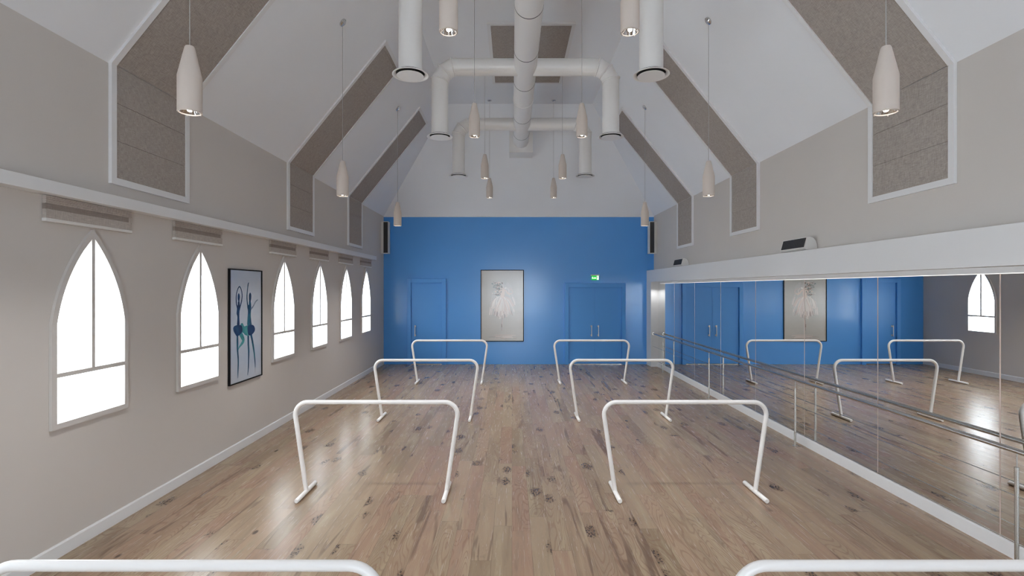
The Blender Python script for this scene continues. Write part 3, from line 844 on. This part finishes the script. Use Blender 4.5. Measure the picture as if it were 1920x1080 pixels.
# pale painting on the blue wall: a tutu-clad dancer in loose brush strokes
W2, H2 = 1.213, 2.016
t = empty('ballerina_painting', (-0.275, YF, 0.644), label='tall black-framed pale painting of a dancer in a tutu on the blue wall', cat='painting')
bm = bmesh.new(); fr = 0.018
for a in ((-W2/2, -W2/2+fr, 0, H2), (W2/2-fr, W2/2, 0, H2), (-W2/2+fr, W2/2-fr, 0, fr), (-W2/2+fr, W2/2-fr, H2-fr, H2)):
    box(bm, a[0], a[1], -0.03, -0.001, a[2], a[3])
obj('picture_frame', bm, M_FRAMEB, t)
bm = bmesh.new(); box(bm, -W2/2+fr, W2/2-fr, -0.018, -0.002, fr, H2-fr)
M_CAN = paper_mat('pale_greige_canvas', (176, 171, 162), (200, 195, 187), 0.25)
def brush(name, a, b, rough=0.28): return paper_mat(name, a, b, rough)
MB_ = [M_CAN, brush('blush_brush_strokes', (208, 194, 184), (222, 212, 202)), brush('cream_brush_strokes', (226, 216, 204), (236, 230, 222)),
       brush('rose_brush_strokes', (198, 178, 166), (210, 192, 181)), brush('umber_brush_strokes', (104, 82, 70), (138, 114, 96)),
       brush('sage_brush_strokes', (92, 108, 104), (132, 140, 130)), brush('skin_brush_strokes', (214, 190, 172), (226, 206, 190)), brush('brown_grey_strokes', (150, 136, 126), (170, 156, 146)), brush('smoke_white_strokes', (180, 175, 167), (199, 194, 187))]
def P3(s_, t_, y): return ((s_-0.5)*W2, y, (1-t_)*H2)
rr = random.Random(3)
cnt = [0]
def bs(p, w_, mi):
    cnt[0] += 1
    pts = [(a, b, w_*(0.35 + 0.65*math.sin(math.pi*(k+0.5)/len(p)))) for k, (a, b) in enumerate(p)]
    stroke(bm, pts, -0.0183 - 0.000012*cnt[0], mi, W2, H2, 1.0, P3)
# pale smoke of paint, then the skirt in two tiers
for k in range(90):
    a = rr.uniform(-1.0, 1.0); b = rr.uniform(0, 1)
    x0, z0 = 0.52 + 0.33*a*(0.5+0.5*b), 0.22 + 0.36*b
    bs([(x0-0.02, z0-0.05), (x0+0.02*a, z0), (x0+0.04*a, z0+0.06)], rr.uniform(0.02, 0.05), rr.choice([1, 8, 8, 8, 8, 8]))
for k in range(120):
    a = rr.uniform(-1.0, 1.0)*(-1 if k % 2 else 1); l_ = rr.uniform(0.5, 1.0)
    x1, z1 = 0.53 + 0.33*a*l_, 0.40 + l_*(0.19 - 0.05*abs(a))
    bs([(0.50 + 0.05*a, 0.37), (0.51 + 0.22*a*l_, 0.37 + 0.05*l_), (x1, z1)], rr.uniform(0.014, 0.05), rr.choice([1, 2, 1, 3, 8]))
for k in range(110):
    a = rr.uniform(-1.0, 1.0); l_ = rr.uniform(0.55, 1.0)
    x1, z1 = 0.50 + 0.225*a*l_, 0.40 + l_*(0.295 - 0.07*a*a)
    bs([(0.50 + 0.02*a, 0.39), (0.50 + 0.13*a*l_, 0.47), (x1, z1)], rr.uniform(0.010, 0.034), rr.choice([1, 2, 3, 3, 1, 7, 6]))
for k in range(40):
    a = rr.uniform(-1, 1); x1 = 0.50 + 0.23*a; z1 = 0.675 - 0.05*a*a + rr.uniform(-0.05, 0.01)
    bs([(x1-0.02*a, z1-0.05), (x1, z1-0.02), (x1+0.015*a, z1+0.012)], rr.uniform(0.008, 0.022), rr.choice([3, 3, 7, 1]))
# bodice and arm
bs([(0.5, 0.25), (0.505, 0.32), (0.5, 0.39)], 0.13, 6)
bs([(0.52, 0.27), (0.58, 0.29), (0.65, 0.335), (0.72, 0.33)], 0.045, 6); bs([(0.735, 0.335), (0.735, 0.29), (0.67, 0.255)], 0.028, 3)
bs([(0.55, 0.26), (0.6, 0.25)], 0.05, 2)
# flowers and hair
for k in range(95):
    x, z = rr.gauss(0.405, 0.04), rr.uniform(0.165, 0.36)
    bs([(x-0.015, z), (x, z-0.008), (x+0.016, z+0.006)], rr.uniform(0.014, 0.032), rr.choice([4, 4, 5, 5, 3, 7, 6]))
for k in range(14):
    z = rr.uniform(0.17, 0.34); bs([(0.38, z), (0.33, z+rr.uniform(-0.01, 0.01)), (0.285, z+rr.uniform(-0.03, 0.02))], 0.008, rr.choice([4, 7, 5]))
# legs and floor strokes
bs([(0.495, 0.69), (0.493, 0.74), (0.49, 0.79), (0.487, 0.85)], 0.02, 7); bs([(0.51, 0.69), (0.5, 0.74), (0.492, 0.78)], 0.016, 3); bs([(0.487, 0.755), (0.486, 0.80)], 0.022, 4)
for k in range(22):
    x, z = rr.uniform(0.34, 0.68), rr.uniform(0.905, 0.965); l_ = rr.uniform(0.08, 0.2)
    bs([(x-l_, z), (x, z+rr.uniform(-0.003, 0.003)), (x+l_, z)], rr.uniform(0.006, 0.016), rr.choice([3, 7, 3, 1]))
# keep every stroke inside the canvas
for v in bm.verts:
    v.co.x = max(-W2/2+fr, min(W2/2-fr, v.co.x)); v.co.z = max(fr, min(H2-fr, v.co.z))
obj('canvas', bm, MB_, t)

# ------------------------------------------------------------------ light and sky
wd = bpy.data.worlds.new('overcast_sky'); SC.world = wd; wd.use_nodes = True
bg = wd.node_tree.nodes['Background']; bg.inputs[0].default_value = (0.86, 0.93, 1.0, 1); bg.inputs[1].default_value = 5.4

def area(name, loc, rot, sx, sy, e, col=(1, 1, 1), portal=False):
    L = bpy.data.lights.new(name, 'AREA'); L.shape = 'RECTANGLE'; L.size = sx; L.size_y = sy; L.energy = e; L.color = col
    if portal: L.cycles.is_portal = True
    o = bpy.data.objects.new(name, L); COL.objects.link(o); o.location = loc; o.rotation_euler = rot
    return o
# daylight entering through the glazed opening in the back wall
area('back_window_daylight', ((BX0+BX1)/2, YB-0.02, (BZ0+BZ1)/2), (math.pi/2, 0, 0), BX1-BX0, BZ1-BZ0, 20, (0.88, 0.94, 1.0))

cam = bpy.data.cameras.new('camera'); co = bpy.data.objects.new('camera', cam); COL.objects.link(co)
cam.sensor_width = 36; cam.lens = 18.0; cam.clip_start = 0.05; cam.clip_end = 100
co.location = (0, 0, EYE); co.rotation_euler = (math.pi/2, 0, 0)
SC.camera = co
SC.view_settings.view_transform = 'Standard'; SC.view_settings.look = 'None'; SC.view_settings.gamma = 1; SC.view_settings.use_curve_mapping = False
SC.view_settings.exposure = 1.06
SC.cycles.use_denoising = True
SC.cycles.filter_width = 1.15
SC.cycles.max_bounces = 12; SC.cycles.diffuse_bounces = 8; SC.cycles.glossy_bounces = 6; SC.cycles.transparent_max_bounces = 8
SC.cycles.sample_clamp_indirect = 6.0
SC.cycles.caustics_reflective = False; SC.cycles.caustics_refractive = False
